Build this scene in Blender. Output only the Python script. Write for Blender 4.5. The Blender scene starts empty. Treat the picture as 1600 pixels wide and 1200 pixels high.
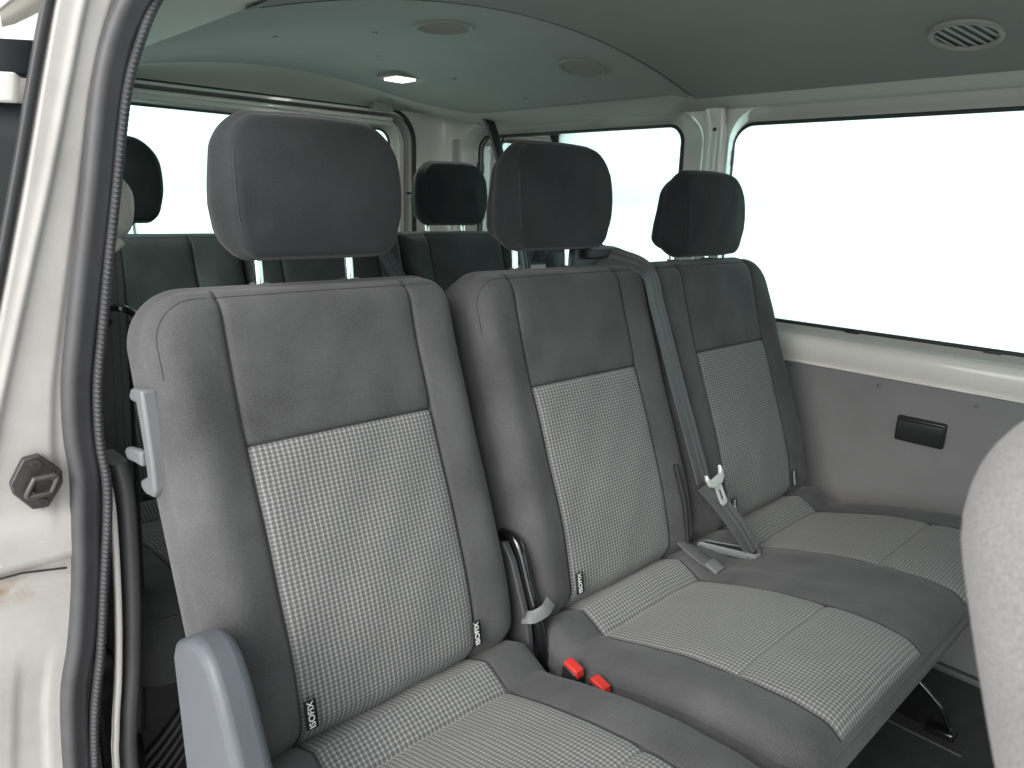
import bpy, bmesh, math, random
import numpy as np
from mathutils import Vector, Matrix
random.seed(4)
PI = math.pi
scene = bpy.context.scene
C = scene.collection

# ------------------------------------------------------------------ camera
cam_d = bpy.data.cameras.new('camera')
cam_o = bpy.data.objects.new('camera', cam_d)
C.objects.link(cam_o)
cam_d.sensor_width = 36.0
cam_d.lens = 36.0 * 1150 / 1600
cam_d.clip_start = 0.02
cam_d.clip_end = 1500
_right = Vector((0.72808671, -0.68488724, 0.02862168))
_down = Vector((-0.14561734, -0.19533326, -0.96986623))
_fwd = Vector((0.66983978, 0.7019789, -0.24195101))
m = Matrix.Identity(4)
for i in range(3):
    m[i][0] = _right[i]; m[i][1] = -_down[i]; m[i][2] = -_fwd[i]
m[0][3], m[1][3], m[2][3] = -0.49558, -0.72075, 1.08484
cam_o.matrix_world = m
cam_d.dof.use_dof = True
cam_d.dof.focus_distance = 1.05
cam_d.dof.aperture_fstop = 11.0
scene.camera = cam_o

# ------------------------------------------------------------------ sky and sun (overcast day)
SKY = 0.15
SUN = .95
EXPOSURE = 1.4
w = bpy.data.worlds.new('World')
scene.world = w
w.use_nodes = True
nt = w.node_tree
for n in list(nt.nodes): nt.nodes.remove(n)
sky = nt.nodes.new('ShaderNodeTexSky')
sky.sky_type = 'NISHITA'
sky.sun_disc = False
sky.sun_elevation = math.radians(33)
sky.sun_rotation = math.radians(254)
sky.air_density = 1.0
sky.dust_density = 4.0
hs = nt.nodes.new('ShaderNodeHueSaturation')
hs.inputs['Saturation'].default_value = 0.12
bg = nt.nodes.new('ShaderNodeBackground')
bg.inputs['Strength'].default_value = SKY
wo = nt.nodes.new('ShaderNodeOutputWorld')
nt.links.new(sky.outputs[0], hs.inputs['Color'])
mixc = nt.nodes.new('ShaderNodeMix'); mixc.data_type = 'RGBA'
mixc.inputs[0].default_value = .65
mixc.inputs[7].default_value = (5.5, 5.6, 5.6, 1)          # thick even cloud
nt.links.new(hs.outputs[0], mixc.inputs[6])
nt.links.new(mixc.outputs[2], bg.inputs[0])
nt.links.new(bg.outputs[0], wo.inputs[0])
sd = bpy.data.lights.new('sun', 'SUN')
sd.energy = SUN
sd.angle = math.radians(38)
sd.color = (1.0, 0.965, 0.92)
so = bpy.data.objects.new('sun', sd)
C.objects.link(so)
az, el = math.radians(254), math.radians(33)      # sun behind the camera, outside the open door
sdir = Vector((math.sin(az) * math.cos(el), math.cos(az) * math.cos(el), math.sin(el)))
so.rotation_euler = sdir.to_track_quat('Z', 'Y').to_euler()
so.location = sdir * 20

scene.view_settings.view_transform = 'Standard'
scene.view_settings.look = 'None'
scene.view_settings.gamma = 1.0
scene.view_settings.use_curve_mapping = False
scene.view_settings.exposure = EXPOSURE
scene.render.engine = 'CYCLES'
cy = scene.cycles
cy.use_denoising = True
cy.max_bounces = 12
cy.diffuse_bounces = 6
cy.glossy_bounces = 4
cy.transparent_max_bounces = 12
cy.sample_clamp_indirect = 6.0
cy.caustics_reflective = False
cy.caustics_refractive = False

# ------------------------------------------------------------------ materials
def mat(name):
    mt = bpy.data.materials.new(name)
    mt.use_nodes = True
    t = mt.node_tree
    b = t.nodes['Principled BSDF']
    return mt, t, b

def setp(b, **k):
    for n, v in k.items():
        n = n.replace('_', ' ')
        if n in b.inputs: b.inputs[n].default_value = v

def noise(t, scale, detail=2, rough=.5, coord='Object'):
    tc = t.nodes.new('ShaderNodeTexCoord')
    n = t.nodes.new('ShaderNodeTexNoise')
    n.inputs['Scale'].default_value = scale
    n.inputs['Detail'].default_value = detail
    n.inputs['Roughness'].default_value = rough
    t.links.new(tc.outputs[coord], n.inputs['Vector'])
    return n

def math_n(t, op, a, b=None, c=None, clamp=False):
    n = t.nodes.new('ShaderNodeMath'); n.operation = op; n.use_clamp = clamp
    for i, v in enumerate((a, b, c)):
        if v is None: continue
        if isinstance(v, (int, float)): n.inputs[i].default_value = v
        else: t.links.new(v, n.inputs[i])
    return n.outputs[0]

def ramp(t, fac, stops):
    r = t.nodes.new('ShaderNodeValToRGB')
    while len(r.color_ramp.elements) < len(stops): r.color_ramp.elements.new(0.5)
    for e, (p, c) in zip(r.color_ramp.elements, stops):
        e.position = p; e.color = (*c, 1)
    t.links.new(fac, r.inputs[0])
    return r.outputs[0]

def bump(t, b, h, strength, dist):
    n = t.nodes.new('ShaderNodeBump')
    n.inputs['Strength'].default_value = strength
    n.inputs['Distance'].default_value = dist
    t.links.new(h, n.inputs['Height'])
    t.links.new(n.outputs[0], b.inputs['Normal'])

def simple(name, col, rough=.5, metal=0., coat=0., var=.06, vscale=14, bscale=None, bdist=.0004, bstr=.4, spec=.5):
    mt, t, b = mat(name)
    n = noise(t, vscale, 4, .6)
    lo = tuple(c * (1 - var) for c in col); hi = tuple(min(1, c * (1 + var)) for c in col)
    t.links.new(ramp(t, n.outputs['Fac'], [(.3, lo), (.7, hi)]), b.inputs['Base Color'])
    setp(b, Roughness=rough, Metallic=metal)
    if 'Coat Weight' in b.inputs: b.inputs['Coat Weight'].default_value = coat
    b.inputs['Specular IOR Level'].default_value = spec
    if bscale:
        nb = noise(t, bscale, 3, .6)
        bump(t, b, nb.outputs['Fac'], bstr, bdist)
    return mt

def plain_fabric(name, col):
    mt, t, b = mat(name)
    f = noise(t, 750, 3, .8)
    g = noise(t, 9, 3, .55)
    s = math_n(t, 'ADD', math_n(t, 'MULTIPLY', f.outputs['Fac'], .6), math_n(t, 'MULTIPLY', g.outputs['Fac'], .4))
    lo = tuple(c * .5 for c in col); hi = tuple(c * 1.5 for c in col)
    t.links.new(ramp(t, s, [(.32, lo), (.68, hi)]), b.inputs['Base Color'])
    setp(b, Roughness=.92)
    b.inputs['Specular IOR Level'].default_value = .2
    b.inputs['Sheen Weight'].default_value = .13
    b.inputs['Sheen Roughness'].default_value = .5
    wr = noise(t, 22, 3, .6)
    hh = math_n(t, 'ADD', math_n(t, 'MULTIPLY', f.outputs['Fac'], .25), math_n(t, 'MULTIPLY', wr.outputs['Fac'], 1.0))
    bump(t, b, hh, .55, .0024)
    return mt

def check_fabric(name, dark, mid, light):
    """woven check, 7 mm x 5.6 mm repeat laid out in metres through the UV map"""
    mt, t, b = mat(name)
    uv = t.nodes.new('ShaderNodeUVMap')
    sx = t.nodes.new('ShaderNodeSeparateXYZ')
    t.links.new(uv.outputs[0], sx.inputs[0])
    wob = noise(t, 60, 2, .5)
    wv = math_n(t, 'MULTIPLY', math_n(t, 'SUBTRACT', wob.outputs['Fac'], .5), .0016)
    def band(axis, period, width, off=0.):
        u = math_n(t, 'ADD', sx.outputs[axis], wv)
        fr = math_n(t, 'FRACT', math_n(t, 'ADD', math_n(t, 'DIVIDE', u, period), off))
        d = math_n(t, 'ABSOLUTE', math_n(t, 'SUBTRACT', fr, .5))
        return math_n(t, 'SUBTRACT', 1., math_n(t, 'DIVIDE', math_n(t, 'SUBTRACT', d, width - .07), .14), None, True)
    v = band(0, .0068, .20)
    hz = band(1, .0056, .19)
    th = band(0, .0068 / 6, .26)          # single threads
    tv = band(1, .0056 / 5, .26)
    a = math_n(t, 'ADD', math_n(t, 'MULTIPLY', v, .55), math_n(t, 'MULTIPLY', hz, .42))
    a = math_n(t, 'ADD', a, math_n(t, 'MULTIPLY', math_n(t, 'SUBTRACT', math_n(t, 'MULTIPLY', th, tv), .3), .12))
    f = noise(t, 900, 2, .7)
    a = math_n(t, 'ADD', a, math_n(t, 'MULTIPLY', math_n(t, 'SUBTRACT', f.outputs['Fac'], .5), .35))
    big = noise(t, 6, 4, .6)
    a = math_n(t, 'ADD', a, math_n(t, 'MULTIPLY', math_n(t, 'SUBTRACT', big.outputs['Fac'], .5), .30))
    t.links.new(ramp(t, a, [(.0, dark), (.45, mid), (1., light)]), b.inputs['Base Color'])
    setp(b, Roughness=.9)
    b.inputs['Specular IOR Level'].default_value = .2
    b.inputs['Sheen Weight'].default_value = .15
    bump(t, b, a, .6, .0007)
    return mt

FAB = plain_fabric('anthracite_fabric', (.071, .0715, .0735))
FABT = plain_fabric('headrest_fabric', (.026, .027, .029))
CHK = check_fabric('checked_fabric', (.095, .095, .098), (.165, .166, .166), (.33, .33, .325))
FRONTFAB = plain_fabric('door_lit_fabric', (.185, .18, .18))  # copy of the seat fabric, strong door light painted in as a paler grey
SEAM = simple('seam_thread', (.035, .034, .036), .9)
PAINT = simple('white_body_paint', (.74, .715, .68), .25, coat=1.0, var=.03, vscale=6)
RAILP = simple('shaded_white_paint', (.50, .485, .45), .6, var=.03, vscale=6, spec=.25)  # body paint copy for the roof rail, colour darkened to stand in for shade
PAINT_D = simple('dusty_white_paint', (.43, .417, .402), .55, coat=.0, spec=.3, var=.10, vscale=9)
RUST = simple('rust_stain', (.33, .22, .13), .8, var=.4, vscale=60)
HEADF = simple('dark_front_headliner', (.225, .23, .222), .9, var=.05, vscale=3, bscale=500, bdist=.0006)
HEADL = simple('grey_headliner', (.325, .33, .32), .9, var=.05, vscale=3, bscale=500, bdist=.0006)
BOARD = simple('grey_trim_board', (.195, .19, .195), .7, var=.13, vscale=4, bscale=700, bdist=.0004)
ARM = simple('blue_grey_plastic', (.080, .089, .104), .42, var=.04, bscale=800, bdist=.0006, bstr=.5)
GREYP = simple('grey_plastic', (.14, .145, .15), .45, var=.05, bscale=700)
PALEP = simple('pale_grey_plastic', (.50, .48, .45), .4, var=.04)
VENTP = simple('vent_plastic', (.27, .265, .25), .6, var=.05)
BLACKP = simple('black_plastic', (.018, .018, .02), .35, var=.1, spec=.5)
BLACKM = simple('black_painted_steel', (.008, .008, .009), .14, var=.1, coat=.6)
RUBBER = simple('rubber_seal', (.055, .055, .059), .55, var=.12, vscale=30, bscale=300)
RUBBER_B = simple('black_rubber', (.02, .02, .022), .5, var=.1)
def dirty():
    t = PAINT_D.node_tree; b = t.nodes['Principled BSDF']
    src = b.inputs['Base Color'].links[0].from_socket
    tc = t.nodes.new('ShaderNodeTexCoord'); sx = t.nodes.new('ShaderNodeSeparateXYZ'); t.links.new(tc.outputs['Object'], sx.inputs[0])
    n1 = noise(t, 26, 6, .7); n2 = noise(t, 160, 2, .5)
    zb = math_n(t, 'SUBTRACT', 1., math_n(t, 'DIVIDE', math_n(t, 'ABSOLUTE', math_n(t, 'SUBTRACT', sx.outputs[2], .622)), .030), None, True)
    st_ = math_n(t, 'MULTIPLY', zb, math_n(t, 'MULTIPLY', math_n(t, 'SUBTRACT', n1.outputs['Fac'], .44), 5., None, True))
    sp = math_n(t, 'MULTIPLY', math_n(t, 'SUBTRACT', n2.outputs['Fac'], .70), 14., None, True)
    for fac, col in ((st_, (.30, .215, .14)), (math_n(t, 'MULTIPLY', sp, .5), (.62, .60, .57)), (math_n(t, 'MULTIPLY', math_n(t, 'SUBTRACT', noise(t, 7, 5, .65).outputs['Fac'], .5, None, True), 1.2, None, True), (.27, .25, .225))):
        mx = t.nodes.new('ShaderNodeMix'); mx.data_type = 'RGBA'
        t.links.new(fac, mx.inputs[0]); t.links.new(src, mx.inputs[6]); mx.inputs[7].default_value = (*col, 1); src = mx.outputs[2]
    t.links.new(src, b.inputs['Base Color'])
dirty()
STRIKE = simple('striker_steel', (.075, .07, .07), .45, metal=.6, var=.2, vscale=60)
WEB = simple('belt_webbing', (.09, .09, .094), .6, var=.08, vscale=40, bscale=900)
CHROME = simple('chrome', (.86, .86, .86), .08, metal=1., var=.01)
TONGUE = simple('belt_tongue_steel', (.82, .84, .83), .35, metal=.5, var=.03)
RED = simple('red_buckle_plastic', (.62, .035, .028), .4, var=.05)
FLOOR = simple('dark_rubber_floor', (.035, .038, .038), .6, var=.25, vscale=25, bscale=350, bdist=.001, bstr=.7)
DARKTRIM = simple('dark_grey_trim', (.06, .06, .064), .5, var=.1, bscale=500)
DARKBOX = simple('dark_box_plastic', (.035, .033, .035), .5, var=.1)
TAGM = simple('black_tag_cloth', (.008, .008, .009), .8)
TEXTM = simple('white_thread', (.8, .8, .8), .8, var=.02)
GROUNDM = simple('pale_concrete', (.74, .735, .72), .9, var=.05, vscale=1.5, bscale=30, bdist=.004)
FRIT = simple('black_glass_border', (.008, .011, .012), .6, spec=.15)

def glass_mat(name, tint):
    mt = bpy.data.materials.new(name); mt.use_nodes = True
    t = mt.node_tree
    for n in list(t.nodes): t.nodes.remove(n)
    o = t.nodes.new('ShaderNodeOutputMaterial')
    tr = t.nodes.new('ShaderNodeBsdfTransparent'); tr.inputs[0].default_value = (*tint, 1)
    gl = t.nodes.new('ShaderNodeBsdfGlossy'); gl.inputs['Roughness'].default_value = .02
    fr = t.nodes.new('ShaderNodeFresnel'); fr.inputs[0].default_value = 1.45
    mx = t.nodes.new('ShaderNodeMixShader')
    t.links.new(fr.outputs[0], mx.inputs[0]); t.links.new(tr.outputs[0], mx.inputs[1]); t.links.new(gl.outputs[0], mx.inputs[2])
    t.links.new(mx.outputs[0], o.inputs[0])
    return mt
GLASS = glass_mat('tinted_window_glass', (.70, .98, .92))
GLASS_T = glass_mat('teal_door_glass', (.10, .62, .48))
mt, t, b = mat('lamp_lens'); setp(b, Base_Color=(1, 1, 1, 1)); b.inputs['Emission Color'].default_value = (1, .97, .92, 1); b.inputs['Emission Strength'].default_value = 2.6
LENS = mt

# ------------------------------------------------------------------ helpers
def thing(name, label, cat, loc=(0, 0, 0), group=None, kind=None):
    o = bpy.data.objects.new(name, None); C.objects.link(o)
    o.location = loc; o.empty_display_size = .1
    o['label'] = label; o['category'] = cat
    if group: o['group'] = group
    if kind: o['kind'] = kind
    return o

def mesh(name, verts, faces, mats, parent=None, smooth=True, midx=None, uvs=None, angle=40):
    me = bpy.data.meshes.new(name)
    me.from_pydata([tuple(map(float, v)) for v in verts], [], [tuple(int(i) for i in f) for f in faces])
    if not isinstance(mats, (list, tuple)): mats = [mats]
    for k in mats: me.materials.append(k)
    if midx is not None: me.polygons.foreach_set('material_index', [int(i) for i in midx])
    if uvs is not None:
        ul = me.uv_layers.new(name='UVMap')
        li = np.zeros(len(me.loops), dtype=np.int32)
        me.loops.foreach_get('vertex_index', li)
        ul.data.foreach_set('uv', np.asarray(uvs, dtype=np.float32)[li].ravel())
    me.polygons.foreach_set('use_smooth', [smooth] * len(me.polygons))
    bm = bmesh.new(); bm.from_mesh(me)
    bmesh.ops.recalc_face_normals(bm, faces=bm.faces)
    bm.to_mesh(me); bm.free()
    if smooth and angle: 
        try: me.set_sharp_from_angle(angle=math.radians(angle))
        except Exception: pass
    me.update()
    o = bpy.data.objects.new(name, me); C.objects.link(o)
    if parent: attach(o, parent)
    return o

def wloc(o):
    l = Vector(o.location)
    while o.parent: o = o.parent; l += Vector(o.location)
    return l

def attach(o, parent):
    """parts are written in world coordinates: keep them there"""
    o.parent = parent
    o.location = Vector(o.location) - wloc(parent)

def bevel(o, wd, seg=3):
    md = o.modifiers.new('bevel', 'BEVEL'); md.width = wd; md.segments = seg; md.limit_method = 'ANGLE'; md.angle_limit = math.radians(35)
    return o

def box(name, lo, hi, m_, parent=None, bv=.004, seg=3):
    x0, y0, z0 = lo; x1, y1, z1 = hi
    v = [(x0, y0, z0), (x1, y0, z0), (x1, y1, z0), (x0, y1, z0), (x0, y0, z1), (x1, y0, z1), (x1, y1, z1), (x0, y1, z1)]
    f = [(0, 3, 2, 1), (4, 5, 6, 7), (0, 1, 5, 4), (1, 2, 6, 5), (2, 3, 7, 6), (3, 0, 4, 7)]
    o = mesh(name, v, f, m_, parent, True)
    if bv: bevel(o, bv, seg)
    return o

def prism(name, pts, a0, a1, axis, m_, parent=None, bv=.004, seg=3):
    """polygon pts in the two other axes extruded along axis"""
    n = len(pts); v = []
    for a in (a0, a1):
        for p, q in pts:
            v.append({'x': (a, p, q), 'y': (p, a, q), 'z': (p, q, a)}[axis])
    f = [tuple(range(n)), tuple(range(2 * n - 1, n - 1, -1))] + [(i, (i + 1) % n, n + (i + 1) % n, n + i) for i in range(n)]
    o = mesh(name, v, f, m_, parent, True)
    if bv: bevel(o, bv, seg)
    return o

def smooth_path(pts, n=8, closed=False):
    P = [Vector(p) for p in pts]; out = []
    N = len(P); rng = range(N if closed else N - 1)
    for i in rng:
        if closed: p0, p1, p2, p3 = P[i - 1], P[i], P[(i + 1) % N], P[(i + 2) % N]
        else: p0, p1, p2, p3 = P[max(i - 1, 0)], P[i], P[i + 1], P[min(i + 2, N - 1)]
        for k in range(n):
            s = k / n
            out.append(.5 * ((2 * p1) + (p2 - p0) * s + (2 * p0 - 5 * p1 + 4 * p2 - p3) * s * s + (3 * p1 - p0 - 3 * p2 + p3) * s ** 3))
    if not closed: out.append(P[-1])
    return out

def sweep(name, path, prof, m_, parent=None, up=(0, -1, 0), closed=False, caps=True, angle=50):
    """prof: list of (a, b) — a across, b along up; scaled profile swept along path"""
    P = [Vector(p) for p in path]; up = Vector(up); n = len(prof); N = len(P); v = []; f = []
    for i in range(N):
        if closed: tg = P[(i + 1) % N] - P[i - 1]
        else: tg = P[min(i + 1, N - 1)] - P[max(i - 1, 0)]
        tg.normalize()
        side = tg.cross(up)
        if side.length < 1e-4: side = tg.cross(Vector((1, 0, 0)))
        side.normalize(); u2 = side.cross(tg).normalized()
        for a, b_ in prof: v.append(P[i] + side * a + u2 * b_)
    for i in range(N if closed else N - 1):
        j = (i + 1) % N
        for k in range(n):
            f.append((i * n + k, i * n + (k + 1) % n, j * n + (k + 1) % n, j * n + k))
    if caps and not closed:
        f.append(tuple(range(n))); f.append(tuple(range((N - 1) * n, N * n))[::-1])
    return mesh(name, v, f, m_, parent, True, angle=angle)

def circ(r, n=14, sx=1, sy=1):
    return [(r * sx * math.cos(2 * PI * k / n), r * sy * math.sin(2 * PI * k / n)) for k in range(n)]

def rrect_prof(w_, h_, r, n=4):
    out = []
    for cx, cy_, a0 in ((w_ / 2 - r, h_ / 2 - r, 0), (-w_ / 2 + r, h_ / 2 - r, 90), (-w_ / 2 + r, -h_ / 2 + r, 180), (w_ / 2 - r, -h_ / 2 + r, 270)):
        for k in range(n + 1):
            a = math.radians(a0 + 90 * k / n); out.append((cx + r * math.cos(a), cy_ + r * math.sin(a)))
    return out

def tube(name, path, r, m_, parent=None, n=14, closed=False, up=(0, 1, .01)):
    return sweep(name, path, circ(r, n), m_, parent, up, closed)

def rloop(a0, a1, b0, b1, r, n=8):
    """rounded rectangle loop in (a, b)"""
    out = []
    for ca, cb, s in ((a1 - r, b1 - r, 0), (a0 + r, b1 - r, 90), (a0 + r, b0 + r, 180), (a1 - r, b0 + r, 270)):
        for k in range(n + 1):
            t_ = math.radians(s + 90 * k / n); out.append((ca + r * math.cos(t_), cb + r * math.sin(t_)))
    return out

def skin_with_holes(name, outer, holes, place, m_, parent, thick=None):
    """flat sheet with openings; place maps (a,b)->xyz"""
    bm = bmesh.new()
    for loop in [outer] + holes:
        vs = [bm.verts.new(place(a, b_)) for a, b_ in loop]
        for i in range(len(vs)): bm.edges.new((vs[i], vs[(i + 1) % len(vs)]))
    bmesh.ops.triangle_fill(bm, use_beauty=True, use_dissolve=False, edges=bm.edges[:])
    bmesh.ops.recalc_face_normals(bm, faces=bm.faces)
    me = bpy.data.meshes.new(name); bm.to_mesh(me); bm.free(); me.materials.append(m_)
    o = bpy.data.objects.new(name, me); C.objects.link(o); attach(o, parent)
    return o

def loft(name, loops, m_, parent=None, closed=True, angle=40, cap_end=False):
    n = len(loops[0]); v = [p for l in loops for p in l]; f = []
    for i in range(len(loops) - 1):
        for k in range(n if closed else n - 1):
            k2 = (k + 1) % n
            f.append((i * n + k, i * n + k2, (i + 1) * n + k2, (i + 1) * n + k))
    if cap_end: f.append(tuple(range((len(loops) - 1) * n, len(loops) * n)))
    return mesh(name, v, f, m_, parent, True, angle=angle)

def sstep(x): x = np.clip(x, 0, 1); return x * x * (3 - 2 * x)

# ---- upholstered block: a rounded pad with sewn seams
def pad(name, x0, x1, h0, h1, T, radii, r, seams_x, seams_h, relief, bend, zone, mats, parent, bulge=.004, step=.009, rb=None):
    rb = rb or r
    off = [0, .0006, .002, .0045, .008, .0125, .0165, .0205, .026, .033, .042, .052]
    def lines(a, b_, seams):
        s = [a + o_ for o_ in off] + [b_ - o_ for o_ in off]
        k = a + .052
        n = max(2, int(round((b_ - a - .104) / step)))
        s += [k + (b_ - a - .104) * i / n for i in range(n + 1)]
        ss = []
        for q in seams: ss += [q, q - .0018, q + .0018, q - .0042, q + .0042]
        s = [x for x in s if all(abs(x - q) > .0016 for q in ss)] + ss
        s = sorted(set(round(x, 5) for x in s)); out = [s[0]]
        for x in s[1:]:
            if x - out[-1] > .0005: out.append(x)
        out[-1] = b_
        return np.array(out)
    X = lines(x0, x1, seams_x); Hh = lines(h0, h1, seams_h)
    nx, nh = len(X), len(Hh)
    XX, HH = np.meshgrid(X, Hh, indexing='ij')
    px, ph = XX.copy(), HH.copy()
    rbl, rbr, rtr, rtl = radii
    # distance inside the rounded outline and corner mapping
    for (cx, chh, sx_, sh_, R) in ((x0, h0, 1, 1, rbl), (x1, h0, -1, 1, rbr), (x1, h1, -1, -1, rtr), (x0, h1, 1, -1, rtl)):
        ic, jc = cx + sx_ * R, chh + sh_ * R
        a = (ic - XX) * sx_ / R; b_ = (jc - HH) * sh_ / R
        msk = (a > 0) & (b_ > 0)
        ac, bc = np.clip(a, 0, 1), np.clip(b_, 0, 1)
        px = np.where(msk, ic - sx_ * R * ac * np.sqrt(1 - bc * bc / 2), px)
        ph = np.where(msk, jc - sh_ * R * bc * np.sqrt(1 - ac * ac / 2), ph)
    e = np.minimum(np.minimum(px - x0, x1 - px), np.minimum(ph - h0, h1 - ph))
    for (cx, chh, sx_, sh_, R) in ((x0, h0, 1, 1, rbl), (x1, h0, -1, 1, rbr), (x1, h1, -1, -1, rtr), (x0, h1, 1, -1, rtl)):
        a = (cx + sx_ * R - px) * sx_; b_ = (chh + sh_ * R - ph) * sh_
        msk = (a > 0) & (b_ > 0)
        e = np.where(msk, R - np.sqrt(a * a + b_ * b_), e)
    e = np.maximum(e, 0)
    def edge(rr):
        q = np.clip(rr - e, 0, rr)
        return rr - np.sqrt(np.maximum(rr * rr - q * q, 0))
    df = edge(r) - relief(px, ph, e) * sstep(e / .012)
    db = T - edge(rb)
    verts = []; uv = []
    idf = np.zeros((nx, nh), int); idb = np.zeros((nx, nh), int)
    W = bend(px, ph, df); WB = bend(px, ph, db)
    V = [W.reshape(-1, 3), WB.reshape(-1, 3)]
    idf = np.arange(nx * nh).reshape(nx, nh); idb = idf + nx * nh
    U = [np.stack([px, ph], -1).reshape(-1, 2)] * 2
    ring = [(i, 0) for i in range(nx)] + [(nx - 1, j) for j in range(1, nh)] + [(i, nh - 1) for i in range(nx - 2, -1, -1)] + [(0, j) for j in range(nh - 2, 0, -1)]
    ri = np.array([p[0] for p in ring]); rj = np.array([p[1] for p in ring])
    rx, rh = px[ri, rj], ph[ri, rj]
    tx = np.roll(rx, -1) - np.roll(rx, 1); tt = np.roll(rh, -1) - np.roll(rh, 1)
    L = np.hypot(tx, tt) + 1e-9; nxn, nhn = tt / L, -tx / L
    ns = 7; prev = idf[ri, rj]; F = []; M = []; base = 2 * nx * nh
    for k in range(1, ns + 1):
        t_ = k / ns
        if k < ns:
            d = r + (T - rb - r) * t_; o_ = bulge * math.sin(PI * t_)
            ax, ah = rx + nxn * o_, rh + nhn * o_
            V.append(bend(ax, ah, np.full_like(ax, d))); U.append(np.stack([ax, ah], -1))
            cur = base + np.arange(len(ring)); base += len(ring)
        else: cur = idb[ri, rj]
        p2, c2 = np.roll(prev, -1), np.roll(cur, -1)
        F += list(zip(prev, p2, c2, cur)); M += [0] * len(ring); prev = cur
    cx_ = .25 * (px[:-1, :-1] + px[1:, :-1] + px[1:, 1:] + px[:-1, 1:]); ch_ = .25 * (ph[:-1, :-1] + ph[1:, :-1] + ph[1:, 1:] + ph[:-1, 1:])
    ce = .25 * (e[:-1, :-1] + e[1:, :-1] + e[1:, 1:] + e[:-1, 1:])
    Z = zone(cx_, ch_, ce)
    for i in range(nx - 1):
        for j in range(nh - 1):
            F.append((idf[i, j], idf[i + 1, j], idf[i + 1, j + 1], idf[i, j + 1])); M.append(Z[i, j])
            F.append((idb[i, j], idb[i, j + 1], idb[i + 1, j + 1], idb[i + 1, j])); M.append(0)
    V = np.concatenate(V); U = np.concatenate(U)
    return mesh(name, V, F, mats, parent, True, M, U, angle=0)

def contour(x0, x1, h0, h1, radii, e, hmin=None, n=10):
    rbl, rbr, rtr, rtl = radii; P = []
    for cx, ch, R, a0 in ((x1 - rtr, h1 - rtr, rtr, 0), (x0 + rtl, h1 - rtl, rtl, 90), (x0 + rbl, h0 + rbl, rbl, 180), (x1 - rbr, h0 + rbr, rbr, 270)):
        rr_ = R - e
        for k in range(n + 1):
            a = math.radians(a0 + 90 * k / n)
            if rr_ > 0: P.append((cx + rr_ * math.cos(a), ch + rr_ * math.sin(a)))
        if rr_ <= 0: P.append((cx - rr_ * -1 * (1 if a0 in (0, 270) else -1), ch + rr_ * (1 if a0 in (0, 90) else -1)))
    if hmin is not None:
        P = [p for p in P if p[1] > h1 - max(rtl, rtr) - .001]
        P = [(x1 - e, hmin)] + [(x1 - e, hmin + (h1 - rtr - hmin) * k / 6) for k in range(1, 6)] + P + [(x0 + e, hmin + (h1 - rtl - hmin) * k / 6) for k in range(5, 0, -1)] + [(x0 + e, hmin)]
    return P
def piping(name, P, depth, bend, m_, parent, rad=.0007, closed=False, up=(0, -1, .2)):
    out = []
    for i in range(len(P) if closed else len(P) - 1):
        a, b_ = P[i], P[(i + 1) % len(P)]
        n = max(1, int(math.hypot(b_[0] - a[0], b_[1] - a[1]) / .012))
        for k in range(n):
            q = (a[0] + (b_[0] - a[0]) * k / n, a[1] + (b_[1] - a[1]) * k / n)
            dd = depth(q[0], q[1]) if callable(depth) else depth
            out.append(tuple(float(c) for c in bend(np.array(q[0]), np.array(q[1]), np.array(dd))))
    return sweep(name, out, circ(rad, 7), m_, parent, up, closed=closed)
def edge_d(r, e): return r - math.sqrt(max(0, r * r - max(0, r - e) ** 2))

# backrest profile: y as a function of z, measured along the slope from z=.47
_pz = np.array([.30, .36, .42, .47, .60, .70, .785, .88, .97, 1.03]); _py = np.array([.012, .004, -.001, .002, .043, .081, .117, .145, .170, .184])
_c = np.polyfit(_pz, _py, 4)
_zz = np.linspace(.28, 1.06, 400); _yy = np.polyval(_c, _zz)
_s = np.concatenate([[0], np.cumsum(np.hypot(np.diff(_zz), np.diff(_yy)))]); _s -= np.interp(.47, _zz, _s)
_ty, _tz = np.gradient(_yy, _s), np.gradient(_zz, _s)
def bend_back(dy=0., dz=0.):
    def f(x, h, d):
        y = np.interp(h, _s, _yy); z = np.interp(h, _s, _zz); ty = np.interp(h, _s, _ty); tz = np.interp(h, _s, _tz)
        return np.stack([x, y + tz * d + dy, z - ty * d + dz], -1)
    return f
# cushion: h runs from the rear edge (y=+.06) to the front
_cy = np.array([-.53, -.48, -.44, -.38, -.30, -.22, -.14, -.09, -.066, -.045, -.02, .02, .08]); _cz = np.array([.438, .455, .463, .468, .463, .450, .430, .415, .410, .421, .433, .418, .37])
def bend_cush(dy=0., dz=0.):
    def f(x, h, d):
        y = .06 - h
        z = np.interp(y, _cy, _cz)
        return np.stack([x, y + dy, z - d + dz], -1)
    return f
def gauss(x, s): return np.exp(-(x / s) ** 2)
def wrinkle(x, h, a=.0009): return a * (np.sin(31 * x + 9 * h) * np.sin(23 * h + 4 * x) + .6 * np.sin(67 * x - 41 * h + 1.3))

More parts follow.
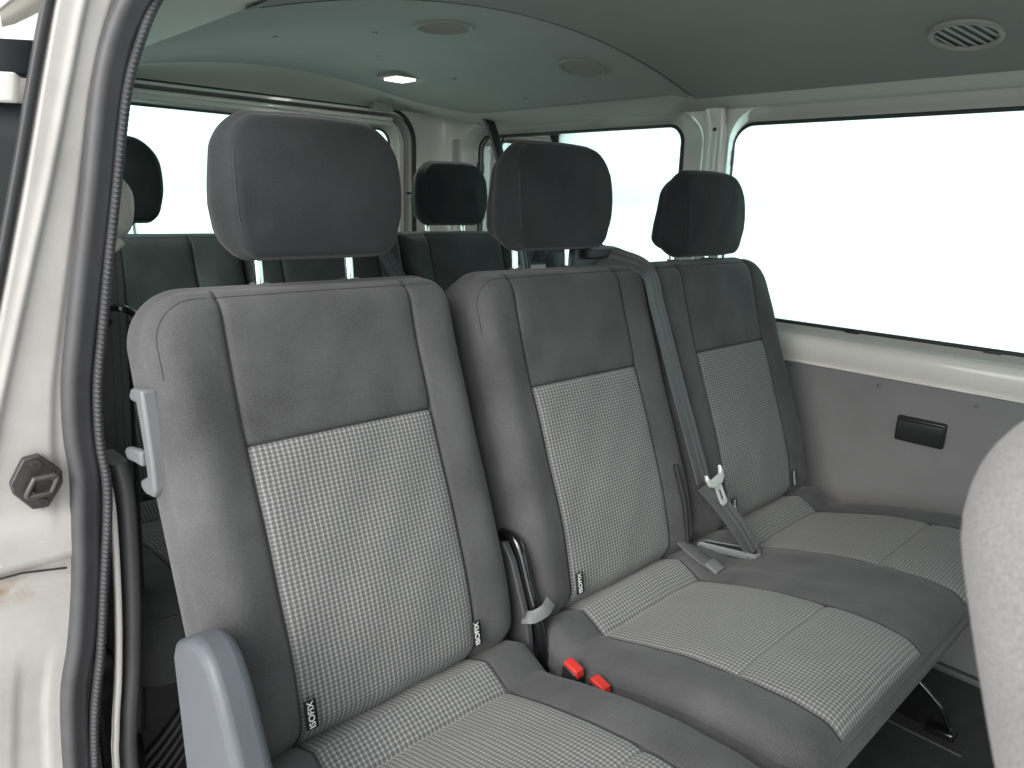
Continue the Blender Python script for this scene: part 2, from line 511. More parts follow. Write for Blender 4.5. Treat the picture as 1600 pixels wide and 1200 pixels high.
def back_relief(centers, x0, x1, top=.530, hseam=.334):
    def f(x, h, e):
        r_ = wrinkle(x, h)
        w_ = np.zeros_like(x)
        for c in centers:
            u = np.abs(x - c)
            r_ = r_ - .0036 * gauss(u - .14, .0024)
            r_ = r_ - .0022 * gauss(u - .14, .010)
            inside = u < .14
            r_ = r_ + np.where(inside, .005 * (1 - (u / .14) ** 2), 0)
            r_ = r_ - np.where(inside, .0034 * gauss(h - hseam, .0022) + .0025 * gauss(h - hseam, .012), 0)
            r_ = r_ + np.where((u >= .14) & (u < .235), .008 * np.sin(PI * np.clip((u - .14) / .095, 0, 1)) ** 2 * sstep((top - .03 - h) / .12), 0)
        r_ = r_ - .0020 * gauss(e - .0125, .0030) * sstep((h - .36) / .1)
        r_ = r_ - .022 * sstep((-.012 - h) / .05)
        return r_
    return f
def back_zone(centers, hseam=.334):
    def f(x, h, e):
        z = np.zeros(x.shape, int)
        for c in centers:
            u = np.abs(x - c)
            z = np.where((u < .14) & (h < hseam), 1, z)
            z = np.where((np.abs(u - .14) < .0012) | ((u < .14) & (np.abs(h - hseam) < .0012)), 2, z)
        return z
    return f
CS = (.126, .36)       # cross seams of the cushion, from its rear edge
def cush_relief(centers):
    def f(x, h, e):
        r_ = wrinkle(x, h)
        for c in centers:
            u = np.abs(x - c); ins = u < .14
            r_ = r_ - .0030 * gauss(u - .14, .0022) - .002 * gauss(u - .14, .012)
            r_ = r_ + np.where(ins, .003 * (1 - (u / .14) ** 2), 0)
            for s in CS: r_ = r_ - np.where(ins, .0030 * gauss(h - s, .0024) + .003 * gauss(h - s, .014), 0)
            r_ = r_ + np.where((u >= .14) & (u < .23), .004 * np.sin(PI * np.clip((u - .14) / .09, 0, 1)) ** 2, 0)
        return r_
    return f
def cush_zone(centers):
    def f(x, h, e):
        z = np.zeros(x.shape, int)
        for c in centers:
            u = np.abs(x - c)
            z = np.where((u < .14) & (e > .004), 1, z)
            z = np.where((np.abs(u - .14) < .0012) & (e > .004), 2, z)
        return z
    return f

def text_mesh(body, size, m_):
    cu = bpy.data.curves.new('t', 'FONT'); cu.body = body; cu.size = size; cu.extrude = .0002
    cu.align_x = 'CENTER'; cu.align_y = 'CENTER'; cu.offset = size * .012
    o = bpy.data.objects.new('t', cu); C.objects.link(o)
    bpy.context.view_layer.update()
    me = bpy.data.meshes.new_from_object(o.evaluated_get(bpy.context.evaluated_depsgraph_get()))
    bpy.data.objects.remove(o); me.materials.clear(); me.materials.append(m_)
    return me
ISO = text_mesh('ISOFIX', .0115, TEXTM)

def iso_tag(x, side, parent, dy=0, dz=0):
    """small black cloth tag sewn into the seam, reading upwards"""
    f = bend_back(dy, dz)
    w_, l_ = .015, .036
    v = []; F = []; n = 6
    for j in range(2):
        for i in range(n + 1):
            h = -l_ / 2 + l_ * i / n
            v.append(f(np.array(x + side * j * w_), np.array(h), np.array(-.0085 - .002 * j)))
    for i in range(n): F.append((i, i + 1, n + 2 + i, n + 1 + i))
    tag = mesh('isofix_tag', v, F, TAGM, parent)
    so_ = tag.modifiers.new('s', 'SOLIDIFY'); so_.thickness = .0012; so_.offset = 0
    t_ = bpy.data.objects.new('lettering', ISO); C.objects.link(t_)
    p = f(np.array(x + side * w_ * .5), np.array(0.), np.array(-.0085 - .001 - .0012))
    tan = f(np.array(0.), np.array(.01), np.array(0.)) - f(np.array(0.), np.array(-.01), np.array(0.))
    tan = Vector(tan).normalized(); across = Vector((1, 0, 0)); nrm = across.cross(tan)
    # text x axis -> up the seat, text y axis -> to the left
    M4 = Matrix((( tan.x, -across.x, nrm.x, 0), (tan.y, -across.y, nrm.y, 0), (tan.z, -across.z, nrm.z, 0), (0, 0, 0, 1)))
    t_.parent = tag
    wl = wloc(tag)
    t_.matrix_local = Matrix.Translation(Vector(p) - wl) @ M4
    return tag

def headrest(cx, parent, dz=0, dy=0, fabric=None, rods=True, w_=.252, yaw=0):
    fabric = fabric or FABT
    zb = 1.002 + dz
    T = .095
    cyy = .178 + dy
    def bendh(x, h, d):
        # h up 0...18; narrower at the bottom front, leaning a little back
        sc = 1 + .06 * np.sin(PI * np.clip(h / .18, 0, 1)) - .05 * np.clip(1 - h / .06, 0, 1)
        xx = x * sc * (1 - .07 * np.clip(1 - d / T, 0, 1) + .0)
        y = cyy + d * (1.08 - .40 * (np.clip(h, 0, .19) / .18) ** 1.4) + .07 * h - .010 * np.sin(PI * h / .18) + .35 * (x ** 2)
        z = zb + h + .018 * np.clip(d / T, 0, 1) * np.cos(PI * np.clip(h / .18, 0, 1)) - .30 * x ** 2 * (h / .18)
        X_ = xx; Y_ = y - cyy - .05
        c_, s_ = math.cos(yaw), math.sin(yaw)
        return np.stack([X_ * c_ - Y_ * s_ + cx, X_ * s_ + Y_ * c_ + cyy + .05, z], -1)
    hr = pad('headrest', -w_ / 2, w_ / 2, 0, .182, T, (.024, .024, .050, .038), .012, [], [],
             lambda x, h, e: .006 * sstep(e / .07) + wrinkle(x, h, .0004), bendh,
             lambda x, h, e: np.zeros(x.shape, int), [fabric, SEAM], parent, bulge=.010, rb=.030)
    for sd_ in (-1, 1):
        hh = [(sd_ * (w_ / 2 - .004 - .022 * max(0, abs(k / 10 - .5) - .28) ** 1.5 * 9), .012 + .156 * k / 10) for k in range(11)]
        piping('side_seam', hh, edge_d(.012, .004) - .0002, bendh, SEAM, hr, .0009)
    if rods:
        for s in (-1, 1):
            yy = cyy + .062
            tube('headrest_rod', [(cx + s * .070, yy + .01, zb + .03), (cx + s * .070, yy + .004, zb - .02), (cx + s * .070, yy, zb - .085)], .0062, CHROME, hr, 16)
            c_ = sweep('rod_guide', [(cx + s * .070, yy, .950 + dy * .024), (cx + s * .070, yy, .966 + dy * .024)], circ(.014, 18), BLACKP, hr, up=(0, 1, 0))
    return hr

# ------------------------------------------------------------------ ground outside
gs = mesh('ground', [(-400, -400, -.52), (400, -400, -.52), (400, 400, -.52), (-400, 400, -.52)], [(0, 1, 2, 3)], GROUNDM, None, False)
gs['kind'] = 'structure'

# ------------------------------------------------------------------ the van
van = thing('van', 'white passenger van body around the seats, seen through its open side door', 'van', (0.5, 0, 0))

def hz(x): return 1.445 - .26 * (x - .62) ** 2
YF = -2.0
# inner headliner boundary and outer wall-top boundary, same count
def bound(xf, xn, yr, R, n=14, ny=24):
    P = []
    for i in range(ny): P.append((xf, YF + (yr - R - YF) * i / ny))
    for k in range(n + 1):
        a = PI / 2 * k / n; P.append((xf - R + R * math.cos(a), yr - R + R * math.sin(a)))
    for i in range(1, 16): P.append((xf - R + (xn + R - (xf - R)) * i / 16, yr))
    for k in range(n + 1):
        a = PI / 2 + PI / 2 * k / n; P.append((xn + R + R * math.cos(a), yr - R + R * math.sin(a)))
    for i in range(1, ny + 1): P.append((xn, yr - R + (YF - yr + R) * i / ny))
    return P
inner = bound(1.205, .03, 1.45, .25)
outer = bound(1.33, -.158, 1.60, .10)
def outer_z(i, N):
    p = outer[i]
    t_ = np.clip((p[0] - (-.25)) / (1.33 + .25), 0, 1)
    zr = 1.385
    zs = 1.335 if p[0] > .54 else 1.318
    k = sstep((p[1] - 1.40) / .2)
    return zs * (1 - k) + zr * k
loops = []
NB = 9
N = len(inner)
loops.append([(xi + (.62 - xi) * .03, yi - (.014 if yi > 1.1 else 0), hz(xi) + .004) for xi, yi in inner])
for b_ in range(NB):
    s = b_ / (NB - 1); lp = []
    for i in range(N):
        xi, yi = inner[i]; xo, yo = outer[i]; zi = hz(xi) - .003; zo = outer_z(i, N)
        cxm, cym, czm = xi + (xo - xi) * .55, yi + (yo - yi) * .55, zi - .018
        lp.append(tuple((1 - s) ** 2 * a + 2 * s * (1 - s) * c_ + s * s * d for a, c_, d in zip((xi, yi, zi), (cxm, cym, czm), (xo, yo, zo))))
    loops.append(lp)
loft('roof_rail', loops, RAILP, van, closed=False)
# headliner surface: strips from near boundary to far boundary at equal y, a grooved seam at y=.42
def headliner():
    ys = list(np.linspace(YF, 1.2, 60)) + list(1.45 - .25 + .25 * np.sin(np.linspace(0, PI / 2, 16)[1:]))
    ys = sorted(set([round(float(y), 4) for y in ys if abs(y - .42) > .014] + [.406, .412, .417, .4195, .4205, .423, .428, .434]))
    v = []; f = []; n = 40
    for y in ys:
        ins = 0 if y <= 1.2 else .25 - math.sqrt(max(.0, .25 ** 2 - (y - 1.2) ** 2))
        xa, xb = .03 + ins - .004, 1.205 - ins + .004
        for k in range(n + 1):
            x = xa + (xb - xa) * k / n
            z = hz(x)
            if y < .42: z -= .010 * sstep((y - .405) / .012) * 0 + .006     # front board hangs a little lower
            z -= .004 * math.exp(-((y - .45) / .02) ** 2)
            v.append((x, y, z))
    for j in range(len(ys) - 1):
        for k in range(n): f.append((j * (n + 1) + k, (j + 1) * (n + 1) + k, (j + 1) * (n + 1) + k + 1, j * (n + 1) + k + 1))
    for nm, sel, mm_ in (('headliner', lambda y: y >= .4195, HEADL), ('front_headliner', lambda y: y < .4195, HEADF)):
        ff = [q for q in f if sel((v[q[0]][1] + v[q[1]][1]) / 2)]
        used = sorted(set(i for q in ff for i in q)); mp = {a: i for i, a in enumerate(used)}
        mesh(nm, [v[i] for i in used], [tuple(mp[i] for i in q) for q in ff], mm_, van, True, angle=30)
headliner()
seam_p = [(x, .4205, hz(x) - .0045) for x in np.linspace(.05, 1.19, 40)]
sweep('headliner_joint', seam_p, circ(.0028, 8), RUBBER_B, van, up=(0, 0, 1))
# roof outside
rv = []; rf = []
for j, y in enumerate(np.linspace(YF - .1, 1.72, 12)):
    for k, x in enumerate(np.linspace(-.16, 1.40, 14)):
        rv.append((x, y, 1.50 - .14 * ((x - .55) / .85) ** 4 - .03 * ((x - .55) / .85) ** 2))
for j in range(11):
    for k in range(13): rf.append((j * 14 + k, j * 14 + k + 1, (j + 1) * 14 + k + 1, (j + 1) * 14 + k))
ro = mesh('roof', rv, rf, PAINT, van); md = ro.modifiers.new('s', 'SOLIDIFY'); md.thickness = .01; md.offset = 1

# far wall: inner skin with deep window recesses
XW, XG = 1.33, 1.40
A = [(-1.15, .385, .762, 1.335, .085), (.462, 1.50, .762, 1.335, .085)]
G = [(-1.07, .412, .790, 1.302, .060), (.575, 1.475, .790, 1.310, .050)]
PW = lambda x: (lambda a, b_: (x, a, b_))
outerloop = [(YF, .70), (1.56, .70), (1.56, 1.40), (YF, 1.40)]
skin_with_holes('side_wall', outerloop, [rloop(*a) for a in A], PW(XW), PAINT, van)
for a, g in zip(A, G):
    la = rloop(*a); lg = rloop(*g)
    L = []
    for s, xo in ((0, 0), (.03, .003), (.10, .010), (.30, .022), (.55, .040), (.80, .060), (.93, .066), (1, .068)):
        L.append([(XW + xo, p[0] + (q[0] - p[0]) * s, p[1] + (q[1] - p[1]) * s) for p, q in zip(la, lg)])
    fr = loft('side_window', L, PAINT, van, angle=60)
    gk = [(XG - .004, p, q) for p, q in lg]
    sweep('window_gasket', gk, rrect_prof(.010, .010, .003, 2), RUBBER_B, fr, up=(1, 0, 0), closed=True)
    pane = rloop(g[0] - .01, g[1] + .01, g[2] - .01, g[3] + .01, .06)
    mesh('pane', [(XG + .003, p, q) for p, q in pane], [tuple(range(len(pane)))], GLASS, fr, False)
    clips = [(-.29, .786), (.02, .786), (.41, 1.215)] if 0 < g[1] < .5 else ([(1.478, 1.20)] if g[1] > 0 else [])
    for (yy, zz_) in clips:
        box('window_clip', (XG - .012, yy - .018 if zz_ < 1 else yy - .006, zz_ - .004 if zz_ < 1 else zz_ - .02), (XG - .002, yy + .018 if zz_ < 1 else yy + .004, zz_ + .006 if zz_ < 1 else zz_ + .02), BLACKP, fr, .001)
# outer side skin
skin_with_holes('outer_panel', [(YF - .1, -.35), (1.74, -.35), (1.74, 1.42), (YF - .1, 1.42)], [rloop(g[0] - .012, g[1] + .012, g[2] - .012, g[3] + .012, .06) for g in G], PW(1.43), PAINT, van)
# pillar crease and holes between the windows
prof = [(1.33, .395), (1.322, .405), (1.318, .424), (1.322, .443), (1.33, .453)]
loft('pillar_cover', [[(x, y, z) for x, y in prof] for z in (.70, .9, 1.15, 1.29)] + [[(x - .02 - (1.33 - x) * .5, y, 1.345) for x, y in prof]], PAINT, van, closed=False)
for (yy, zz_) in ((.476, 1.345), (.372, 1.345), (.424, 1.285)):
    xx = XW - .001 if abs(yy - .424) > .01 else 1.3185
    sweep('pillar_hole', [(xx - .0012, yy, zz_), (xx + .001, yy, zz_)], circ(.0052, 16), RUBBER_B, van, up=(0, 0, 1))
# ledge under the windows
lp = [(1.334, .776), (1.328, .7745), (1.320, .7705), (1.314, .762), (1.311, .748), (1.313, .730), (1.318, .716), (1.322, .708), (1.3225, .703), (1.331, .700)]
loft('window_ledge', [[(x, y, z) for x, z in lp] for y in np.linspace(YF, 1.54, 30)], PAINT, van, closed=False)
sweep('ledge_bead', [(1.3195, y, .7035) for y in np.linspace(YF, 1.54, 8)], circ(.0028, 8), PAINT, van, up=(0, 0, 1))
# lower board
lb = box('trim_board', (1.3235, YF, .048), (1.36, 1.54, .6995), BOARD, van, .002)
for yy, zz_ in ((.135, .690), (-.085, .680), (-.294, .676), (-.52, .672), (.45, .685), (.75, .685), (1.1, .685)):
    sweep('trim_screw', [(1.325, yy, zz_), (1.3215, yy, zz_), (1.3195, yy, zz_)], circ(.0062, 14), BOARD, lb, up=(0, 0, 1))
    sweep('screw_head', [(1.320, yy, zz_), (1.3175, yy, zz_)], circ(.0028, 6), DARKTRIM, lb, up=(0, 0, 1))
at = box('ashtray', (1.3105, -.246, .563), (1.33, -.141, .622), BLACKP, van, .005)
prism('ashtray_lid', [(1.3125, .616), (1.3065, .6135), (1.3050, .600), (1.3090, .570), (1.3125, .570)], -.242, -.145, 'y', BLACKP, at, .0015)
box('wall_kick_strip', (1.316, YF, .028), (1.338, 1.54, .042), GREYP, van, .003)

# floor
fl = box('floor_mat', (-.30, YF, .0), (1.345, 1.62, .028), FLOOR, van, .003)
box('underbody', (-.36, YF, -.16), (1.42, 1.68, -.004), DARKTRIM, van, .01)
# seat rails in the floor
for yy in ():
    pass

# rear end: body frame, tailgate and its window
XT = (-.16, 1.19)
skin_with_holes('rear_frame', [(-.34, .02), (1.34, .02), (1.34, 1.40), (-.34, 1.40)], [rloop(XT[0], XT[1], .10, 1.372, .10)], lambda a, b_: (a, 1.601, b_), PAINT, van)
ol = rloop(XT[0], XT[1], .10, 1.372, .10)
loft('tailgate_channel', [[(p, 1.601, q) for p, q in ol], [(p, 1.610, q) for p, q in ol], [(p + (.003 if p > .5 else -.003), 1.66, q) for p, q in ol]], PAINT, van)
sweep('tailgate_seal', [(p, 1.606, q) for p, q in rloop(XT[0] + .002, XT[1] - .002, .102, 1.388, .11)], circ(.009, 10), RUBBER_B, van, up=(0, 1, 0), closed=True)
tg = skin_with_holes('tailgate', rloop(XT[0] + .02, XT[1] - .02, .12, 1.360, .09), [rloop(-.06, 1.150, .790, 1.338, .06)], lambda a, b_: (a, 1.645, b_), PAINT, van)
la, lg = rloop(-.06, 1.150, .790, 1.338, .06), rloop(-.04, 1.132, .805, 1.326, .05)
loft('window_frame', [[(p[0] + (q[0] - p[0]) * s, 1.645 + dy, p[1] + (q[1] - p[1]) * s) for p, q in zip(la, lg)] for s, dy in ((0, 0), (.15, .004), (.5, .018), (.9, .034), (1, .04))], PAINT, tg)
lo2 = rloop(XT[0] + .02, XT[1] - .02, .12, 1.360, .09)
loft('tailgate_edge', [[(p, 1.645, q) for p, q in lo2], [(p, 1.664, q) for p, q in lo2], [(p + (.03 if p > .5 else -.03), 1.666, q + (.03 if q > .7 else -.03)) for p, q in lo2]], DARKTRIM, tg)
sweep('window_gasket', [(p, 1.683, q) for p, q in lg], rrect_prof(.012, .008, .003, 2), RUBBER_B, tg, up=(0, -1, 0), closed=True)
pl = rloop(-.05, 1.142, .795, 1.336, .05)
mesh('pane', [(p, 1.69, q) for p, q in pl], [tuple(range(len(pl)))], GLASS, tg, False)
# narrow moulded lip above the tailgate window
sweep('header_lip', [(x, 1.632, 1.356) for x in np.linspace(-.1, 1.11, 12)], rrect_prof(.014, .012, .005, 3), PAINT, tg, up=(0, -1, 0))
tube('tailgate_latch', [(1.175, 1.61, 1.10), (1.148, 1.60, 1.10)], .0045, BLACKP, tg, 10)
# rear corner post, rounded, on both sides
def corner_post(xs, name='corner_post'):
    L = []
    for z in (.03, .4, .8, 1.2, 1.30, 1.36, 1.395):
        k = sstep((z - 1.25) / .15) * .03
        L.append([(xs(x - k * 0), y, z) for x, y in ((1.331, 1.50), (1.3285, 1.52), (1.322, 1.545), (1.305, 1.572), (1.28, 1.59), (1.25, 1.598), (1.20, 1.5995))])
    return loft(name, L, PAINT, van, closed=False)
corner_post(lambda x: x)
corner_post(lambda x: 1.08 - x)
box('service_cover', (1.322, 1.515, 1.19), (1.3275, 1.555, 1.30), PALEP, van, .004)
sc_ = box('service_cover', (.98, 1.545, 1.372), (1.06, 1.578, 1.405), VENTP, van, .006)
# bulkhead and windscreen far in front, behind the photographer
skin_with_holes('front_frame', [(-.34, .0), (1.40, .0), (1.40, 1.45), (-.34, 1.45)], [rloop(-.22, 1.28, .80, 1.33, .08)], lambda a, b_: (a, YF, b_), PAINT, van)
wl_ = rloop(-.22, 1.28, .80, 1.33, .08)
mesh('windscreen', [(p, YF - .01, q) for p, q in wl_], [tuple(range(len(wl_)))], GLASS, van, False)
box('dashboard', (-.25, YF + .02, .35), (1.30, YF + .35, .78), DARKTRIM, van, .03)

# near side wall behind the door opening, with its own window
sw = skin_with_holes('near_side_wall', [(.335, .03), (1.60, .03), (1.60, 1.40), (.335, 1.40)], [rloop(.55, 1.48, .79, 1.31, .08)], PW(-.30), PAINT, van)
ng, n2 = rloop(.55, 1.48, .79, 1.31, .08), rloop(.57, 1.46, .80, 1.30, .07)
loft('window_frame', [[(-.30, p, q) for p, q in ng], [(-.345, p, q) for p, q in n2]], PAINT, sw)
mesh('pane', [(-.35, p, q) for p, q in n2], [tuple(range(len(n2)))], GLASS, sw, False)
box('near_trim_board', (-.299, .345, .04), (-.29, 1.54, .70), BOARD, van, .002)
fw_ = skin_with_holes('near_front_wall', [(YF, .0), (-1.10, .0), (-1.10, 1.36), (YF, 1.36)], [rloop(-1.90, -1.20, .80, 1.25, .08)], PW(-.31), PAINT, van)
fg = rloop(-1.90, -1.20, .80, 1.25, .08)
mesh('pane', [(-.33, p, q) for p, q in fg], [tuple(range(len(fg)))], GLASS, fw_, False)
# the pillar, its seals and the belt behind it were measured in drawing units: PK turns them into van metres
PK = 1.35; PO = (.1736, .2523, -.3797)
def pm(p): return tuple(PK * a + b_ for a, b_ in zip(p, PO))
def to_van(*names, root=van):
    for o in [c for c in root.children_recursive if c.type == 'MESH' and c.name.split('.')[0] in names and not c.get('_set')]:
        w0 = wloc(o)
        me = o.data
        co = np.empty(len(me.vertices) * 3, dtype=np.float32); me.vertices.foreach_get('co', co); co = co.reshape(-1, 3) + np.array(w0, dtype=np.float32)
        co = co * PK + np.array(PO, dtype=np.float32) - np.array(w0, dtype=np.float32)
        me.vertices.foreach_set('co', co.ravel()); me.update(); o['_set'] = 1
# outer near skin follows the tumblehome
def outx(z): return float(np.interp(z, [-.3, .2, .54, .733, .82, .98, 1.08, 1.18, 1.23, 1.30, 1.42], [-.50, -.50, -.478, -.452, -.436, -.391, -.363, -.337, -.324, -.30, -.27]))
def sealx(z): return float(np.interp(z, [-.3, .2, .466, .536, .619, .669, .733, .832, .87, .916, .961, 1.017, 1.082, 1.161, 1.208, 1.24, 1.30], [-.395, -.39, -.380, -.378, -.372, -.361, -.351, -.342, -.343, -.340, -.332, -.321, -.308, -.293, -.279, -.266, -.25]))
def outv(z): return PK * outx((z - PO[2]) / PK) + PO[0] + .006 + .035 * float(sstep((z - .8) / .15))
L = []
for z in list(np.linspace(-.3, .70, 9)) + list(np.linspace(.74, .755, 2)):
    L.append([(outv(z), y, z) for y in (.272, .5, .9, 1.4, 1.72)])
loft('outer_panel', L, PAINT, van, closed=False)
for ya, yb, nm in ((.272, .44, 'upper_quarter'), (1.50, 1.72, 'rear_quarter')):
    loft(nm, [[(outv(z), y, z) for y in np.linspace(ya, yb, 6)] for z in np.linspace(.755, 1.42, 12)], PAINT, van, closed=False)

# ---- door jamb (rear post of the side door opening)
def jamb():
    zs = sorted(list(np.linspace(-.2, 1.255, 90)) + [.7525, .7545, .7565, .7585])
    n = 34; v = []; f = []
    for z in zs:
        a, b_ = outx(z), sealx(z) + .006
        wd = sealx(z) - a
        for k in range(n + 1):
            s = k / n; x = a + (b_ - a) * s
            u = (x - a)
            y = 0.0
            y += .006 * (1 - sstep(u / .003))                                  # rolled outer edge
            rb_ = .018 + .004 * math.sin(z * 6)
            if z > .80:
                y += .0035 * sstep((u - rb_) / .004) - .0018 * gauss(u - rb_ + .002, .0035)   # pressed bead
                y += .003 * sstep((u - wd * .72) / .006)
            else:
                y -= .004
                if z < .66: y += .002 * sstep((u - .045) / .006) * (1 - sstep((u - wd + .028) / .006)) * sstep((.66 - z) / .006)
            y += .004 * math.exp(-((z - .7555) / .0016) ** 2)                     # joint line
            if z < .754: y += .003
            v.append((x, y, z))
        for dx, yy in ((.0, .012), (-.002, .03), (-.004, .055), (-.004, .08)):
            v.append((b_ + dx, yy, z))
    m1 = n + 5
    for j in range(len(zs) - 1):
        for k in range(m1 - 1): f.append((j * m1 + k, j * m1 + k + 1, (j + 1) * m1 + k + 1, (j + 1) * m1 + k))
    return mesh('door_pillar', v, f, PAINT_D, van, True, angle=60)
jamb()
sweep('pillar_joint', [(outx(.7555) + .003, -.0035, .7545), (-.40, -.0045, .7550), (-.366, -.0045, .7485)], circ(.0011, 6), RUBBER_B, van, up=(0, -1, 0))
# rubber seals: smooth flap and ribbed lip, up the post then forward over the opening
zs_ = [.30, .42, .536, .619, .669, .733, .79, .832, .87, .916, .961, 1.017, 1.082, 1.161, 1.208]
pth = [(-.386, -.005, -.1)] + [(sealx(z), -.006, z) for z in zs_] + [(-.262, -.008, 1.243), (-.250, -.03, 1.266), (-.245, -.09, 1.275), (-.243, -.3, 1.280), (-.243, -1.2, 1.280)]
rp = [(-.378, .006, -.1), (-.372, .006, .3), (-.368, .006, .42), (-.364, .006, .518), (-.358, .006, .589), (-.346, .006, .656), (-.337, .006, .722), (-.328, .006, .786), (-.325, .006, .824), (-.327, .006, .862), (-.324, .006, .911), (-.316, .006, .958), (-.306, .006, 1.015), (-.293, .006, 1.082), (-.277, .006, 1.164), (-.260, .006, 1.213), (-.243, .004, 1.247), (-.231, -.02, 1.262), (-.226, -.09, 1.268), (-.224, -.3, 1.272), (-.224, -1.2, 1.272)]
def shift(p, dx): return [(x + dx, y, z) for x, y, z in p]
ds = sweep('door_seal', smooth_path(shift(pth, -.001), 5), [(-.0115, .000), (-.0105, .005), (-.006, .0085), (-.001, .0075), (.003, .0045), (.007, .004), (.0105, .002), (.0115, -.006), (-.0115, -.006)], RUBBER, van, up=(0, -1, 0), angle=70)
# ribbed lip: the ribs are real ridges along the strip
rp_s = smooth_path(rp, 10)
# resample at 2.2 mm for the ribs
def resample(P, st):
    P = [Vector(p) for p in P]; out = [P[0]]; acc = 0
    for a, b_ in zip(P, P[1:]):
        l = (b_ - a).length
        while acc + l >= st:
            q = a + (b_ - a) * ((st - acc) / l); out.append(q); a = q; l = (b_ - a).length; acc = 0
        acc += l
    return out
rr = resample([p + Vector((-.0015, -.012, 0)) for p in rp_s], .0011)
def ribbed(name, path, w_, parent):
    v = []; f = []; n = 6
    for i, p in enumerate(path):
        tg_ = (path[min(i + 1, len(path) - 1)] - path[max(i - 1, 0)]).normalized()
        up = Vector((0, -1, 0)); side = tg_.cross(up)
        if side.length < .05: side = Vector((1, 0, 0))
        side.normalize(); u2 = side.cross(tg_).normalized()
        rib = .0017 if (i % 4) in (0, 1) else 0
        for k in range(n + 1):
            a = PI * k / n
            v.append(p + side * (w_ / 2 * math.cos(a)) + u2 * ((.005 + (rib if 0 < k < n else 0)) * math.sin(a)))
    for i in range(len(path) - 1):
        for k in range(n): f.append((i * 7 + k, i * 7 + k + 1, (i + 1) * 7 + k + 1, (i + 1) * 7 + k))
    return mesh(name, v, f, RUBBER, parent, True, angle=35)
ribbed('ribbed_lip', rr, .0088, ds)
sweep('seal_groove', [p + Vector((-.006, -.004, 0)) for p in rp_s], circ(.0035, 8), RUBBER_B, ds, up=(0, -1, 0))
# inner trim just inside the seal
trp = smooth_path([(-.350, .03, .0), (-.338, .03, .466), (-.333, .03, .552), (-.325, .03, .613), (-.318, .03, .692), (-.314, .03, .79), (-.318, .03, .833)], 6)
sweep('inner_trim', [(x + .008, y, z) for x, y, z in trp], rrect_prof(.014, .05, .006, 4), DARKTRIM, van, up=(0, -1, 0))
sweep('seal_flange', [(x - .0065, y - .02, z) for x, y, z in trp], rrect_prof(.006, .01, .002, 2), PAINT, van, up=(0, -1, 0))
# striker plate
st = prism('striker_plate', [(-.3995, .838), (-.388, .858), (-.376, .8595), (-.3605, .842), (-.3610, .830), (-.374, .811), (-.386, .8115), (-.3985, .829)], -.0065, .002, 'y', STRIKE, van, .0015)
rg = [(-.3900, -.015, .8290), (-.3895, -.015, .8275), (-.3870, -.015, .8268), (-.3745, -.016, .8270), (-.3715, -.016, .8285), (-.3665, -.017, .8395), (-.3668, -.017, .8410), (-.3690, -.017, .8420), (-.3815, -.016, .8418), (-.3840, -.016, .8405)]
tube('striker_loop', smooth_path(rg, 4, True), .0027, STRIKE, st, 12, closed=True)
for a_, b_ in (((-.3875, -.0155, .8290), (-.3850, -.004, .8300)), ((-.3690, -.0165, .8400), (-.3665, -.004, .8400))):
    tube('loop_leg', [a_, b_], .0030, STRIKE, st, 12, up=(0, 0, 1))
for xx, zz_ in ((-.380, .8525), (-.3785, .8165)):
    sweep('striker_screw', [(xx, -.006, zz_), (xx, -.009, zz_), (xx, -.0098, zz_)], circ(.0042, 16), STRIKE, st, up=(0, 0, 1))
    sweep('screw_socket', [(xx, -.0096, zz_), (xx, -.0102, zz_)], circ(.0019, 6), RUBBER_B, st, up=(0, 0, 1))

to_van('door_pillar', 'pillar_joint', 'door_seal', 'ribbed_lip', 'seal_groove', 'inner_trim', 'seal_flange', 'striker_plate', 'striker_loop', 'loop_leg', 'striker_screw', 'screw_socket')
# open sliding door just outside the pillar
dr = thing('sliding_door', 'open sliding door with dark-edged teal glass just outside the door pillar', 'sliding door', (-.45, .2, .3))
def doorp(s, z, off=0.):
    """s along the door from its leading edge, rearwards and outwards"""
    lean = float(np.interp(z, [-.3, .7, .95, 1.2], [-.118, -.085, -.040, .0]))
    x0, y0 = -.345, .030
    ux, uy = -.80, .60
    return (x0 + lean + ux * s - uy * off, y0 + uy * s - ux * off * -1 * .0 - .8 * off * .0 + .0, z)
def dpanel(name, s0, s1, z0, z1, off, m_, parent, r=.03, thick=.0):
    lo_ = rloop(s0, s1, z0, z1, r)
    ns_ = 14; v = []; f = []
    for i in range(ns_ + 1):
        for j in range(ns_ + 1):
            s = s0 + (s1 - s0) * i / ns_; z = z0 + (z1 - z0) * j / ns_
            a, b_ = doorp(s, z, 0), None
            v.append((a[0] - off * .6, a[1] - off * .8, a[2]))
    for i in range(ns_):
        for j in range(ns_): f.append((i * (ns_ + 1) + j, (i + 1) * (ns_ + 1) + j, (i + 1) * (ns_ + 1) + j + 1, i * (ns_ + 1) + j + 1))
    o = mesh(name, v, f, m_, parent)
    if thick:
        q = o.modifiers.new('s', 'SOLIDIFY'); q.thickness = thick; q.offset = 0
    return o
dpanel('door_shell', 0, .5, -.3, .72, 0, PAINT, dr, thick=.03)
dpanel('glass_border', -.02, .5, 1.172, 1.198, .004, FRIT, dr, thick=.02)
dpanel('door_frame', -.004, .5, 1.150, 1.172, .004, PAINT, dr, thick=.03)
dpanel('glass_border', -.02, .012, .72, 1.150, .004, FRIT, dr, thick=.006)
dpanel('glass_border', .012, .5, 1.118, 1.150, .004, FRIT, dr, thick=.006)
dpanel('door_glass', .012, .5, .72, 1.118, .004, GLASS_T, dr, thick=.004)
